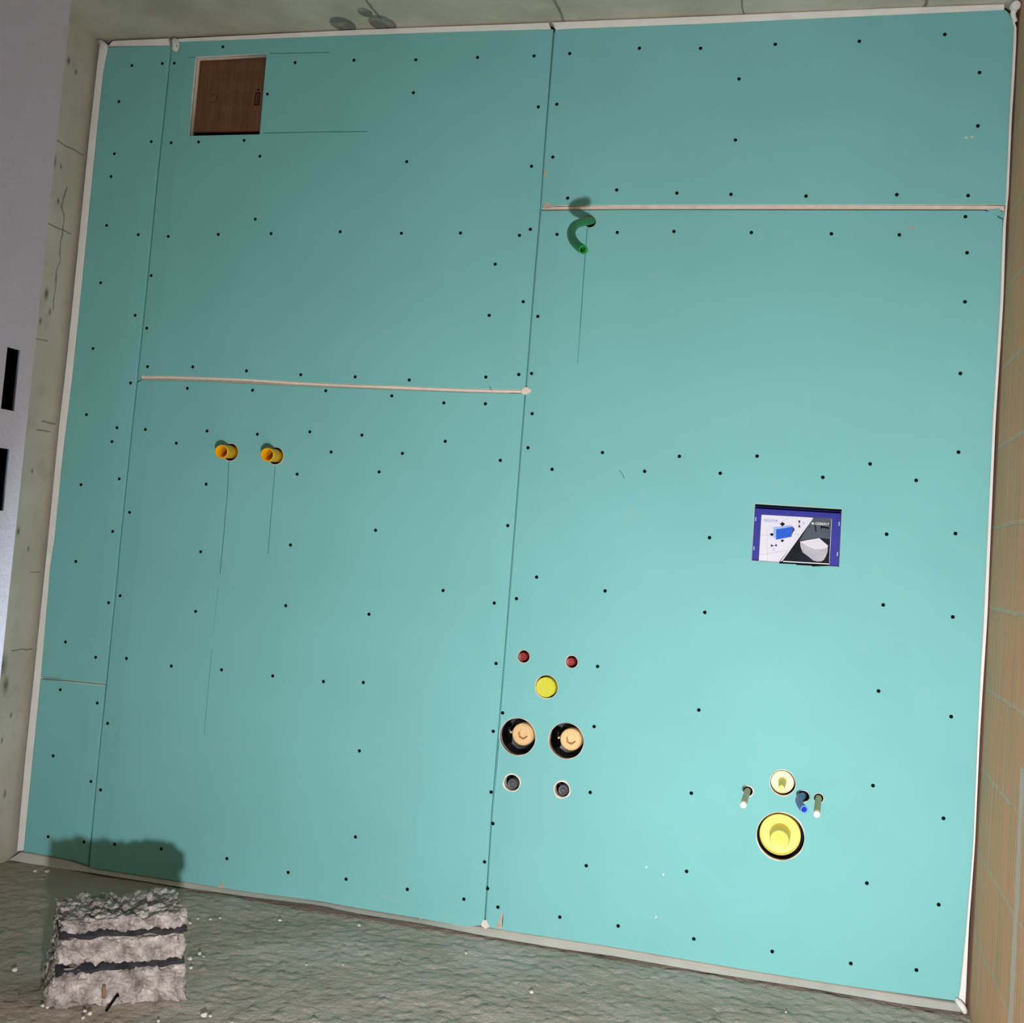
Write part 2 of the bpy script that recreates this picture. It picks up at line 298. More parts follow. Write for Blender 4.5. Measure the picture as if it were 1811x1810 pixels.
def tube(path, radii, n=20, cap=True):
    "skin of a path with a radius per point; the path may double back inside itself to make a hollow end"
    bm = bmesh.new(); rings = []; ref = None
    for i, p in enumerate(path):
        a = path[max(0, i - 1)]; b = path[min(len(path) - 1, i + 1)]
        t = (Vector(b) - Vector(a)); t = t.normalized() if t.length > 1e-9 else last
        last = t
        if ref is None: ref = t.orthogonal().normalized()
        ref = (ref - t * ref.dot(t)); ref.normalize(); w = t.cross(ref)
        rings.append([bm.verts.new(Vector(p) + (ref * math.cos(2 * math.pi * k / n) + w * math.sin(2 * math.pi * k / n)) * radii[i]) for k in range(n)])
    for a, b in zip(rings, rings[1:]):
        for k in range(n): bm.faces.new((a[k], a[(k + 1) % n], b[(k + 1) % n], b[k]))
    if cap: bm.faces.new(rings[0][::-1]); bm.faces.new(rings[-1])
    return mesh_of(bm, 'tube', True)
def pipe(path, r, ri, depth, corr=0.0, pitch=0.004):
    "hollow-ended pipe along the path (wall thickness r-ri, open for the given depth at its last point)"
    bm = bmesh.new(); n = 28; pts = [Vector(p) for p in path]; rings = []; ref = None; s = 0
    T = []
    for i in range(len(pts)):
        T.append((pts[min(i + 1, len(pts) - 1)] - pts[max(i - 1, 0)]).normalized())
    F = []
    for i, p in enumerate(pts):
        t = T[i]
        if ref is None: ref = t.orthogonal().normalized()
        ref = ref - t * ref.dot(t); ref.normalize(); F.append((ref.copy(), t.cross(ref)))
        if i: s += (p - pts[i - 1]).length
        rr = r * (1 + corr * math.sin(2 * math.pi * s / pitch))
        rings.append([p + (F[i][0] * math.cos(a) + F[i][1] * math.sin(a)) * rr for a in [2 * math.pi * k / n for k in range(n)]])
    fr = F[-1]; e = pts[-1]
    for dd, rad in ((0, ri), (-depth * .5, ri), (-depth, ri)):
        c = e + T[-1] * dd
        rings.append([c + (fr[0] * math.cos(a) + fr[1] * math.sin(a)) * rad for a in [2 * math.pi * k / n for k in range(n)]])
    R_ = [[bm.verts.new(v) for v in r_] for r_ in rings]
    for a, b in zip(R_, R_[1:]):
        for k in range(n): bm.faces.new((a[k], a[(k + 1) % n], b[(k + 1) % n], b[k]))
    bm.faces.new(R_[0][::-1]); bm.faces.new(R_[-1])
    return mesh_of(bm, 'pipe', True)
def bar_px(bm, p, q, Y, w, t=0.0006, mi=0, d=0.0006):
    "thin flat bar lying on the plane y=Y between two points given as (x, z)"
    a = Vector((p[0], p[1])); b = Vector((q[0], q[1])); n = (b - a).normalized(); n = Vector((-n.y, n.x)) * w / 2
    prism(bm, [tuple(a + n), tuple(b + n), tuple(b - n), tuple(a - n)], Y, Y + d, mi)
def lerp_poly(poly, y):
    "x on a polyline given as (x, y) sorted by y"
    for (x0, y0), (x1, y1) in zip(poly, poly[1:]):
        if y0 <= y <= y1: return x0 + (x1 - x0) * (y - y0) / (y1 - y0)
    return poly[0][0] if y < poly[0][1] else poly[-1][0]

# ------------------------------------------------------------------ the room shell
XL, XR, ZF = -0.036, 2.645, -0.022
def ceil_z(x): return 2.4885 + 0.0045 * x
def rough_floor():
    bm = bmesh.new(); nx, ny = 300, 190; x0, x1, y0, y1 = XL, XR, -1.62, 0.03; g = []
    for j in range(ny + 1):
        row = []
        for i in range(nx + 1):
            x = x0 + (x1 - x0) * i / nx; y = y0 + (y1 - y0) * j / ny
            h = noise.fractal(Vector((x * 5, y * 6, 0)), 0.8, 2.1, 5) * 0.004 + noise.fractal(Vector((x * 38, y * 40, 3)), 0.8, 2.2, 3) * 0.0034
            h += max(0, noise.noise(Vector((x * 60, y * 60, 9))) - 0.35) * 0.010
            edge = min(1, (y1 - y) / 0.06); h = h * edge - 0.001
            row.append(bm.verts.new((x, y, ZF + h)))
        g.append(row)
    for j in range(ny):
        for i in range(nx): bm.faces.new((g[j][i], g[j][i + 1], g[j + 1][i + 1], g[j + 1][i]))
    fv = [g[0][i] for i in range(nx + 1)]
    a = bm.verts.new((x1, -5.2, ZF)); b = bm.verts.new((x0, -5.2, ZF)); bm.faces.new([b, a] + fv[::-1])
    return struct(link('floor', mesh_of(bm, 'floor', True), m_floor))
rough_floor()
bm = bmesh.new()
v = [bm.verts.new(p) for p in ((XL, -5.2, ceil_z(XL)), (XR, -5.2, ceil_z(XR)), (XR, .16, ceil_z(XR)), (XL, .16, ceil_z(XL)),
                               (XL, -5.2, 2.65), (XR, -5.2, 2.65), (XR, .16, 2.65), (XL, .16, 2.65))]
for f in ((0, 1, 2, 3), (7, 6, 5, 4), (0, 4, 5, 1), (1, 5, 6, 2), (2, 6, 7, 3), (3, 7, 4, 0)): bm.faces.new([v[i] for i in f])
struct(link('ceiling', mesh_of(bm, 'ceiling'), m_conc))
bm = bmesh.new(); box(bm, XL - .15, XL, -5.2, .16, -.1, 2.65); struct(link('wall_left', mesh_of(bm, 'wl'), m_wall))
bm = bmesh.new(); box(bm, XR, XR + .15, -5.2, .16, -.1, 2.65); struct(link('wall_right', mesh_of(bm, 'wr'), m_brick))
bm = bmesh.new(); box(bm, XL - .15, XR + .15, .16, .26, -.1, 2.65); struct(link('wall_back', mesh_of(bm, 'wb'), m_cavity))
bm = bmesh.new()      # the wall with the doorway the photograph is taken through
box(bm, XL, 1.60, -2.56, -2.45, ZF, 2.46); box(bm, 2.56, XR, -2.56, -2.45, ZF, 2.46); box(bm, 1.60, 2.56, -2.56, -2.45, 2.12, 2.46)
struct(link('wall_front', mesh_of(bm, 'wf'), m_wall))

# ------------------------------------------------------------------ plasterboard sheets
S1 = [(303, 74), (293.3, 170), (276, 331), (260, 497), (241.5, 677), (229.5, 790), (211, 970), (207, 1015), (187.5, 1210), (172, 1359), (156, 1536)]
S2 = [(980, 50), (964, 250), (956, 369), (946, 484), (931, 676), (927, 720), (895.6, 1120), (883.6, 1270), (870, 1435), (857, 1640)]
RE = [(1785, 23), (1793, 43), (1793, 60), (1788, 150), (1785, 207), (1781, 300), (1779, 364), (1774, 385), (1769, 535), (1756, 742), (1754, 800), (1747, 938), (1740, 1090),
      (1733, 1214), (1729, 1300), (1721, 1497), (1708, 1652), (1697, 1762), (1692, 1775)]
LE = [(190, 82), (181, 132), (166, 276), (144, 500), (127, 666), (110, 804), (95, 956), (88, 1000), (71, 1199), (52, 1389), (40, 1508)]
g1 = 1.1
def seg(poly, ya, yb): return [(lerp_poly(poly, ya), ya)] + [p for p in poly if ya < p[1] < yb] + [(lerp_poly(poly, yb), yb)]
def off(pts, d): return [(x + d, y) for x, y in pts]
sheets = {
 'A': seg(LE, 82, 1198)[::-1] + [(302, 80)] + off(seg(S1, 82, 1209.5), -g1) ,
 'B': [(70.8, 1201)] + off(seg(S1, 1212.5, 1532), -g1) + [(127, 1523), (41, 1508)] + seg(LE, 1203, 1505)[::-1],
 'C': [(305, 78), (316, 73.5), (450, 68.5), (600, 62.5), (760, 57), (900, 53), (977, 51)] + off(seg(S2, 53, 690), -g1) + [(820, 688), (620, 680), (518, 675.5), (369, 667.5), (250, 664.5)] + off(seg(S1, 80, 663), g1)[::-1],
 'D': [(252, 671.5), (369, 674.5), (518, 682), (620, 686), (820, 693.5), (927, 696)] + off(seg(S2, 698, 1637), -g1) + [(824, 1640), (745, 1626), (630, 1607), (565, 1595), (511, 1588), (448, 1580), (333, 1562), (159, 1536)] + off(seg(S1, 676, 1530), g1)[::-1],
 'E': [(983, 52), (1000, 50.5), (1240, 41.5), (1550, 27), (1779, 17)] + seg(RE, 23, 362) + [(1500, 362.5), (1200, 362.5), (961, 364)] + off(seg(S2, 54, 362), g1)[::-1],
 'F': [(958, 372), (1100, 370.5), (1400, 371), (1740, 371.5), (1757, 376), (1766, 384)] + seg(RE, 388, 1772) + [(1504, 1746), (1333, 1719), (1076, 1675), (900, 1648), (860, 1641)] + off(seg(S2, 374, 1638), g1)[::-1],
}
# cut-outs: opening for the small cabinet, pipes, valves, cistern box
OPEN = [(346, 101), (471, 95), (458.5, 237), (334, 240)]
PLATE = [(1335, 891.5), (1489, 901), (1484, 1002.5), (1329.5, 991.5)]
ROUND = {  # px, py, pixel width of the hole
 'yp1': (407, 800, 28), 'yp2': (487, 806.5, 28), 'green': (1043.5, 392, 21),
 'red1': (926, 1161.5, 21.5), 'red2': (1011, 1171, 21.5), 'lemon': (966.6, 1215.2, 39.5), 'v1': (915.5, 1303.5, 63), 'v2': (1001.4, 1310.7, 61.5),
 'g1': (905.5, 1385, 27), 'g2': (994, 1397, 26), 'flush': (1384.5, 1385, 45), 'drain': (1380.3, 1479.5, 84),
 'rod1': (1322.8, 1400, 17), 'rod2': (1447.8, 1412.5, 17), 'blue': (1421, 1409, 20)}
def rhole(k, grow=1.0, jit=0.012):
    px, py, w = ROUND[k]; c = at(px, py); return circle(c.x, c.z, halfw(px, py, w) * grow, 44, jit)
holes = {k: [] for k in sheets}
holes['C'] = [[xz(*p) for p in OPEN]]
holes['D'] = [rhole('yp1'), rhole('yp2')]
holes['F'] = [[xz(*p) for p in PLATE]] + [rhole(k) for k in ROUND if k not in ('yp1', 'yp2')]
labels = {
 'A': ('narrow tall green plasterboard strip along the left concrete wall, above the thin dark cut', 'green plasterboard sheets of the bathroom wall'),
 'B': ('short narrow green plasterboard offcut at the bottom left corner of the wall', None),
 'C': ('large green plasterboard sheet, upper middle, with the square opening showing cardboard', None),
 'D': ('large green plasterboard sheet, lower middle, with two yellow pipe sleeves', None),
 'E': ('shorter green plasterboard sheet, top right, above the white horizontal joint', None),
 'F': ('largest green plasterboard sheet, lower right, cut out for toilet and valve fittings', None)}
GRP = 'green plasterboard sheets of the bathroom wall'
sheet = {}
for k in 'ABCDEF':
    me = slab('sheet', [xz(*p) for p in sheets[k]], holes[k], 0.00625, 0.00625, 0.0045 if k in 'AB' else 0.0024)
    o = link('plasterboard_sheet', me, [m_teal, m_gyp])
    for p in me.polygons:
        n = p.normal; c = p.center
        if abs(n.y) > 0.8: p.material_index = 0; continue
        # long factory edges are wrapped in paper, cut edges show the white core
        wrapped = abs(n.x) > 0.5 and (abs(c.x - .229) < .03 or abs(c.x - 1.433) < .03)
        p.material_index = 0 if wrapped else 1
    tag(o, labels[k][0], 'plasterboard', GRP); sheet[k] = o
# second layer behind, visible only in the cut-outs and the joints
back_outer = [xz(*p) for p in ((190, 83), (600, 64), (978, 54), (1500, 31), (1779, 19), (1788, 60), (1777, 370), (1750, 900), (1728, 1300), (1693, 1772), (1400, 1728), (860, 1640), (450, 1580), (42, 1507), (88, 1000))]
bh = [[xz(*p) for p in OPEN], [xz(*p) for p in PLATE]] + [rhole(k, 1.4 if k in ('yp1', 'yp2') else 1.03, .03) for k in ROUND]
me = slab('inner', back_outer, bh, 0.0215, 0.0075, 0.0008)
o = struct(link('wall_inner', me, [m_teal, m_gyp]))
for p in me.polygons: p.material_index = 0 if abs(p.normal.y) > .5 else 1

# screws, one dished head with a cross recess each
def screw_mesh():
    me = lathe([(0.0, 0.0012), (0.0014, 0.0012), (0.0018, 0.0016), (0.0036, 0.0016), (0.0044, 0.0010), (0.0047, -0.003), (0.0018, -0.005), (0.0018, -0.010)], (0, 0, 0), n=14)
    return me
sm = screw_mesh(); sm.materials.append(m_screw)
for k in 'ABCDEF':
    for px, py in SCREWS[k]:
        p = at(px, py); s = bpy.data.objects.new('screw', sm); col.objects.link(s); s.parent = sheet[k]; s.location = (p.x, 0.0008, p.z)
        s.scale = (1.08, 1, 1.08)

# cut edges of the horizontal joints, bevelled with the knife
def strip_between(name, top, bot, y0, y1, m, parent, ytop=None):
    bm = bmesh.new(); a = [at(*p) for p in top]; b = [at(*p) for p in bot]
    n = len(a); T = [bm.verts.new((p.x, y0, p.z)) for p in a]; B = [bm.verts.new((p.x, y1, p.z)) for p in b]
    T2 = [bm.verts.new((p.x, y1 + .004, p.z)) for p in a]; B2 = [bm.verts.new((p.x, y1 + .004, p.z)) for p in b]
    for i in range(n - 1):
        bm.faces.new((T[i], T[i + 1], B[i + 1], B[i])); bm.faces.new((T2[i], T2[i + 1], B2[i + 1], B2[i]))
        bm.faces.new((T[i], T[i + 1], T2[i + 1], T2[i])); bm.faces.new((B[i], B[i + 1], B2[i + 1], B2[i]))
    return link(name, mesh_of(bm, name), m, parent)
strip_between('cut_edge', [(960, 366), (1100, 363.2), (1400, 363), (1740, 363.2), (1776, 364)], [(960, 370.5), (1100, 369.5), (1400, 369.5), (1740, 370), (1776, 372)], 0.0022, 0.0006, m_gyp, sheet['F'])
strip_between('cut_edge', [(250, 665.2), (300, 666), (369, 668), (440, 671), (518, 676), (620, 680.8), (700, 683.6), (820, 688.8), (928, 691)],
              [(250, 669), (300, 669.5), (369, 671.3), (440, 674.5), (518, 679.5), (620, 683.8), (700, 687.5), (820, 692), (928, 695)], 0.001, 0.003, m_gyp, sheet['D'])
strip_between('cut_edge', [(250, 669), (369, 671.3), (518, 679.5), (620, 683.8), (820, 692), (900, 694)],
              [(250, 671.5), (369, 675), (518, 682.6), (620, 686.5), (820, 693.8), (900, 695.6)], 0.003, 0.0035, m_tear, sheet['D'])
# torn paper corners and filler lumps
def blob(name, pts, y0, m, parent, th=0.002):
    bm = bmesh.new(); prism(bm, [xz(*p) for p in pts], y0 - th, y0 + .001); return link(name, mesh_of(bm, name), m, parent)
blob('gypsum_chip', [(924, 688), (931, 684.5), (936, 687), (941, 690.5), (937, 695), (929, 699), (921, 695)], 0, m_gyp, sheet['D'], .003)
blob('gypsum_chip', [(851, 1637), (854, 1628), (860, 1627), (866, 1640), (858, 1643)], 0, m_gyp, sheet['D'], .002)
blob('paper_tear', [(877, 1641), (882, 1628), (887, 1615), (890.5, 1614), (888, 1630), (888.5, 1644)], 0, m_tear, sheet['F'], .0005)
blob('paper_tear', [(742.5, 1627), (744, 1616), (746, 1626)], 0, m_tear, sheet['D'], .0005)
blob('paper_tear', [(386, 1570), (391, 1562), (394, 1561), (397, 1572)], 0, m_tear, sheet['D'], .0005)
blob('paper_tear', [(961, 363), (968, 356.5), (973, 362), (985, 363.5), (978, 367), (962, 370)], 0, m_tear, sheet['E'], .001)
blob('paper_tear', [(960, 312), (964, 300), (967, 305), (964, 315)], 0, m_tear, sheet['E'], .0005)
blob('torn_flap', [(1746, 372.5), (1767, 370), (1772, 377), (1764, 383), (1756, 380)], 0, m_teal, sheet['F'], .003)
blob('gypsum_chip', [(1706, 243), (1709, 241), (1711, 244.5), (1708, 247)], 0, m_gyp, sheet['E'], .002)
blob('gypsum_chip', [(1717, 242), (1720, 239.5), (1722, 243), (1718.5, 246)], 0, m_crumb, sheet['E'], .003)
blob('gypsum_chip', [(1601.5, 394), (1603, 392), (1605, 395)], 0, m_tear, sheet['F'], .002)
blob('gypsum_chip', [(1607.5, 406), (1611, 401), (1616, 401), (1612, 408)], 0, m_tear, sheet['F'], .002)
blob('paper_scratch', [(661, 1580.5), (680, 1584), (703, 1597), (682, 1590)], 0, mat('scuffed_paper', srgb(150, 196, 190), .9), sheet['D'], .0002)
for p in ((1143, 1534), (1160, 1622), (1173, 1547)): blob('plaster_speck', [(p[0] - 2, p[1] + 2), (p[0], p[1] - 3), (p[0] + 2.5, p[1]), (p[0], p[1] + 3)], 0, mat('speck', srgb(205, 226, 224), .9), sheet['F'], .0003)

# pencil marks on the boards
def pencil(pts, k, w=0.0022):
    bm = bmesh.new(); q = [xz(*p) for p in pts]
    for a, b in zip(q, q[1:]): bar_px(bm, a, b, -0.0004, w)
    return link('pencil_line', mesh_of(bm, 'pencil'), m_pencil, sheet[k])
pencil([(404.6, 814), (402.5, 870), (399, 905), (395.5, 950), (389, 1016)], 'D')
pencil([(386, 1040), (381, 1085), (377, 1120)], 'D', .0006)
pencil([(375, 1150), (368, 1220), (361, 1300)], 'D', .0009)
pencil([(486.5, 826), (483, 870), (479, 915), (474, 980)], 'D', .0018)
pencil([(1039, 400), (1036.5, 430), (1033, 480), (1030, 520), (1026, 582)], 'F')
pencil([(1026, 582), (1024, 610), (1021.5, 642)], 'F', .0014)
pencil([(478, 94.5), (520, 94), (583, 92.8)], 'C', .0022)
pencil([(333, 101.5), (346, 101.8)], 'C', .0016)
pencil([(466, 235.5), (520, 234.5), (580, 233.3), (649, 232.8)], 'C', .0024)
pencil([(1095, 832), (1100, 837), (1104.5, 847)], 'F', .0018)
pencil([(865, 683), (869.5, 691)], 'C', .0018)
# chipped white rims of gypsum showing around the drilled holes
def rim(k, px, extra, jit, sh):
    x, y, w = ROUND[k]; c = at(x, y); r0 = halfw(x, y, w); inner = circle(c.x, c.z, r0 * 1.0, 44, .012)
    outer = []
    for i in range(44):
        t = 2 * math.pi * i / 44; e = extra * (1 + jit * noise.noise(Vector((math.cos(t) * 1.3 + x, math.sin(t) * 1.3, y))))
        outer.append((c.x + (r0 + max(.0004, e)) * math.cos(t), c.z + (r0 + max(.0004, e)) * math.sin(t)))
    me = slab('rim', outer, [inner], -0.0002, 0.0004, 0.0001)
    link('chipped_rim', me, m_gyp, sheet[sh])
for k in ROUND:
    e = {'g1': .0034, 'g2': .0034, 'drain': .0024, 'flush': .0018, 'rod1': .0022, 'green': .001}.get(k, .0014)
    rim(k, None, e, 0.9 if k in ('g1', 'g2', 'rod1', 'drain') else .6, 'D' if k in ('yp1', 'yp2') else 'F')

# ------------------------------------------------------------------ white foam edging between the boards and the room
def edging(name, inner, outer, label, yi=-0.001, yo=-0.004, yd=0.02, lip=None):
    bm = bmesh.new(); n = 60
    def res(P):
        L_ = [0]
        for a, b in zip(P, P[1:]): L_.append(L_[-1] + math.dist(a, b))
        out = []
        for i in range(n + 1):
            s = L_[-1] * i / n
            for j in range(len(P) - 1):
                if s <= L_[j + 1] + 1e-9:
                    t = (s - L_[j]) / (L_[j + 1] - L_[j]); out.append((P[j][0] + (P[j + 1][0] - P[j][0]) * t, P[j][1] + (P[j + 1][1] - P[j][1]) * t)); break
        return out
    I = res(inner); O = res(outer); rings = []
    for i in range(n + 1):
        a = at(*I[i], yi); b = at(*O[i], yo); w = 0.0008 * noise.noise(Vector((i * .35, inner[0][0], 0)))
        m1 = a.lerp(b, .12); m2 = a.lerp(b, .88)
        r_ = [(a.x, yi + .002, a.z), (m1.x, yi - .001 + w, m1.z), (m2.x, yo - .001 + w, m2.z), (b.x, yo + .002, b.z)]
        if lip: r_[2:4] = [(m2.x, yo, m2.z), (b.x, yo - lip, b.z)]
        r_ += [(b.x, yd, b.z), (a.x, yd, a.z)]
        rings.append([bm.verts.new(v_) for v_ in r_])
    for a, b in zip(rings, rings[1:]):
        for k in range(6): bm.faces.new((a[k], a[(k + 1) % 6], b[(k + 1) % 6], b[k]))
    bm.faces.new(rings[0]); bm.faces.new(rings[-1][::-1])
    me = mesh_of(bm, name, True); me.set_sharp_from_angle(angle=math.radians(40))
    return tag(link(name, me, m_foam), label, 'edge strip', 'white foam edge strips around the boards')
edging('foam_edge_strip', [(192, 81), (205, 80.5), (300, 79.5)], [(200, 72.5), (206, 71.3), (298, 67)], 'short white foam strip under the ceiling, leftmost of the top ones')
edging('foam_edge_strip', [(306, 78.5), (316, 74), (450, 69), (600, 63), (760, 57.5), (900, 53.5), (974, 51.5)], [(303, 70), (316, 68), (450, 61), (600, 53.5), (760, 47), (900, 42), (970, 39)], 'long white foam strip under the ceiling, left of the tall middle joint')
edging('foam_edge_strip', [(983, 53), (1000, 51), (1240, 42), (1550, 27.5), (1776, 17.5)], [(976, 38.5), (1000, 37.5), (1240, 28), (1550, 14.5), (1776, 6.5)], 'long white foam strip under the ceiling, right of the tall middle joint')
edging('foam_edge_strip', [(191, 80), (181, 132), (166, 276), (144, 500), (127, 666), (110, 804), (95, 956), (88, 1000), (71, 1199), (52, 1389), (41, 1505)],
       [(177, 71), (173, 97), (157, 240), (131, 500), (117, 638), (104, 749), (80, 997), (62, 1167), (43, 1350), (29, 1506)], 'tall white foam strip between the boards and the left concrete wall')
edging('foam_edge_strip', [(1787, 22), (1793, 43), (1793, 60), (1788, 150), (1785, 207), (1781, 300), (1779, 364), (1774, 385), (1769, 535), (1756, 742), (1747, 938), (1740, 1090), (1733, 1214), (1729, 1300), (1721, 1497), (1708, 1652), (1697, 1762), (1692, 1776)],
       [(1789, 21), (1798, 43), (1798.5, 60), (1794, 150), (1790, 207), (1786, 300), (1784, 345), (1780, 385), (1775, 535), (1761.5, 742), (1753, 938), (1747, 1090), (1739, 1214), (1733.5, 1300), (1724.5, 1497), (1714, 1640), (1709, 1762), (1708, 1780)], 'tall thin white foam strip between the boards and the brick wall', yi=.001, yo=-.0005)
edging('foam_edge_strip', [(36, 1508), (127, 1523), (159, 1536), (333, 1562), (448, 1580), (511, 1588), (565, 1595.5), (630, 1608), (745, 1627), (857, 1642), (900, 1648.5), (1076, 1676), (1333, 1720), (1504, 1747), (1692, 1776)],
       [(17, 1521), (84, 1533), (157, 1543), (333, 1571), (448, 1587), (511, 1594.5), (565, 1601), (640, 1617), (745, 1633), (852, 1654), (1000, 1679), (1081, 1690), (1252, 1720), (1428, 1747), (1604, 1777), (1700, 1790)], 'long white foam strip along the foot of the boards on the floor', yi=.004, yo=-.012, lip=.003)
[o for o in bpy.data.objects if o.name == 'foam_edge_strip.005'][0].data.materials[0] = mat('darker_edge_foam', srgb(206, 206, 198), 0.8, var=0.06, vscale=12, bump=0.0006, bscale=150)  # bottom strip is a little darker than the other edge strips
# the folded ends of the strips
bm = bmesh.new(); prism(bm, [xz(*p, -.012) for p in ((304, 70), (309, 67), (314, 69), (316.5, 77), (315, 86), (312, 91), (305, 89), (303.5, 80))], -.016, -.004)
bmesh.ops.bevel(bm, geom=bm.edges[:], offset=.0015, segments=2, affect='EDGES')
link('folded_end', mesh_of(bm, 'fold', True), m_foam, [o for o in bpy.data.objects if o.name == 'foam_edge_strip.001'][0])
bm = bmesh.new(); prism(bm, [xz(*p, -.004) for p in ((173, 70), (180, 71), (186, 75), (190, 80), (186, 88), (180, 86))], -.008, .004)
link('folded_end', mesh_of(bm, 'fold', True), m_foam, [o for o in bpy.data.objects if o.name == 'foam_edge_strip.003'][0])
c = at(1795, 10.5, -.02)
me = lathe([(0, .014), (.006, .0145), (.0105, .013), (.0125, .008), (.012, -.004), (.009, -.02), (.006, -.024)], c, 32, axis=Vector((.15, -1, -.25)))
roll = tag(link('foam_roll', me, m_foam), 'small round end of a white foam roll stuck in the top right corner', 'foam roll')
P = [at(1795, 14, -.012), at(1792, 24, -.012), at(1794, 32, -.008), at(1797, 38, -.004)]
link('crumpled_tail', tube(spline(P, 6), [.0085 - .0045 * i / 18 for i in range(19)], 12), m_foam, roll)
P = [at(1691, 1768, -.006), at(1697, 1775, -.016), at(1704, 1785, -.022), at(1707, 1792, -.02)]
link('folded_end', tube(spline(P, 6), [.005 + .003 * math.sin(i / 18 * 3.1) for i in range(19)], 10), m_foam, [o for o in bpy.data.objects if o.name == 'foam_edge_strip.005'][0])

# ------------------------------------------------------------------ green conduit
t = thing('green_conduit', 'bent green plastic conduit sticking out under the white horizontal joint', 'pipe', at(1043.5, 392))
P = spline([at(1049, 389, .03), at(1046, 390, 0), at(1036, 392, -.06), at(1019, 397, -.15), at(1011, 408, -.26), at(1012, 421, -.37), at(1020, 433, -.46), at(1032, 442, -.52)], 14)
link('conduit', pipe(P, .0108, .0080, .05, corr=.02, pitch=.006), m_green, t)
# ------------------------------------------------------------------ yellow sleeves
for key, (tx, ty), lab in (('yp1', (391.6, 799), 'yellow hollow pipe sleeve poking out of the middle board, left of the pair'),
                           ('yp2', (472.6, 804.4), 'yellow hollow pipe sleeve poking out of the middle board, right of the pair')):
    x, y, w = ROUND[key]; tip = at(tx, ty, -.07); b0 = tip + (at(x - 1.5, y - .5, 0) - tip) * (.16 / .07)
    t = thing('pipe_sleeve', lab, 'pipe', at(x, y), 'yellow pipe sleeves')
    d = (tip - b0); L_ = d.length; n_ = 12
    link('sleeve', pipe([b0 + d * i / n_ for i in range(n_ + 1)], .0192, .0166, .13), m_yel, t)
    link('inner_plug', lathe([(0, 0), (.0163, 0), (.0163, -.004)], tip - d.normalized() * .11, 28, axis=d), mat('red_brown_plug', srgb(120, 34, 16), .7), t)
# ------------------------------------------------------------------ red plugs, grey plugs, lemon cap
def plug(key, m, name, cx, cy, w, depth, lab, cat, inner=None, grp=None):
    x, y, _ = ROUND[key]; t = thing(name, lab, cat, at(x, y, .0), grp)
    c = at(cx, cy, depth); r = halfw(cx, cy, w)
    link('body', lathe([(r, -.06), (r, -.001), (r * .93, .0005), (r * .66, 0), (r * .6, -.0035), (0, -.004)], c, 32), m, t)
    link('center_boss', lathe([(r * .42, -.006), (r * .42, .001), (r * .30, .0022), (0, .0022)], c, 24), inner or m, t)
    return t
plug('red1', m_red, 'pipe_plug', 925, 1162, 13.5, .014, 'small red pipe plug in a round hole, upper left of the flat yellow disc', 'plug', grp='red pipe plugs')
plug('red2', m_red, 'pipe_plug', 1009.5, 1171, 13.5, .014, 'small red pipe plug in a round hole, upper right of the yellow disc', 'plug', grp='red pipe plugs')
plug('g1', m_grey, 'pipe_plug', 906.5, 1387, 17.5, .008, 'small dark grey plug in a chipped hole below the left brass valve', 'plug', grp='grey pipe plugs')
plug('g2', m_grey, 'pipe_plug', 996, 1398, 17.5, .008, 'small dark grey plug in a chipped hole below the right brass valve', 'plug', grp='grey pipe plugs')
c = at(965, 1216, .002); r = halfw(965, 1216, 34.5)
o = tag(link('round_cap', lathe([(r, -.03), (r, -.0012), (r * .97, .0002), (r * .93, 0), (r * .2, -.0006), (0, -.0008)], c, 48), m_lemon), 'flat yellow round cap set in the board between two red plugs and two brass valves', 'cap')
# ------------------------------------------------------------------ brass valves in black boxes
for key, (fx, fy), (qx, qy), lab in (('v1', (924.6, 1299.4), (903.5, 1295.5), 'brass hex-socket valve in a round black box, beside the tall middle joint'),
                           ('v2', (1009.5, 1308.5), (988, 1305.5), 'brass hex-socket valve in a round black box, the one farther from the tall joint')):
    x, y, w = ROUND[key]; c0 = at(x, y, 0); rr = halfw(x, y, w)
    t = thing('concealed_valve', lab, 'valve', c0, 'brass concealed valves')
    link('black_housing', lathe([(rr * 1.10, -.105), (rr * 1.10, -.026), (rr * 1.045, -.026), (rr * 1.03, -.095), (rr * .6, -.098), (0, -.098)], c0, 48), m_black, t)
    c = at(fx, fy, .004); r = halfw(fx, fy, 38.5)
    link('brass_body', lathe([(r * .8, -.09), (r * .8, -.03), (r, -.026), (r, -.003), (r * .93, .0), (r * .86, .0), (r * .84, -.0012), (r * .80, -.0012), (r * .78, 0), (r * .47, 0), (r * .45, -.022), (0, -.022)], c, 48, hexr=(9, 10), ph=.35), m_brass, t)
    c = at(qx, qy, .012)
    link('brass_pin', lathe([(.003, -.07), (.003, -.001), (.0022, .0008), (0, .001)], c, 16), m_brassd, t)
    link('pipe_stub', tube([at(x - 14, y + 8, .08), at(x - 14, y - 4, .07), at(x - 14, y - 20, .06)], [.008] * 3, 14), m_slot, t)
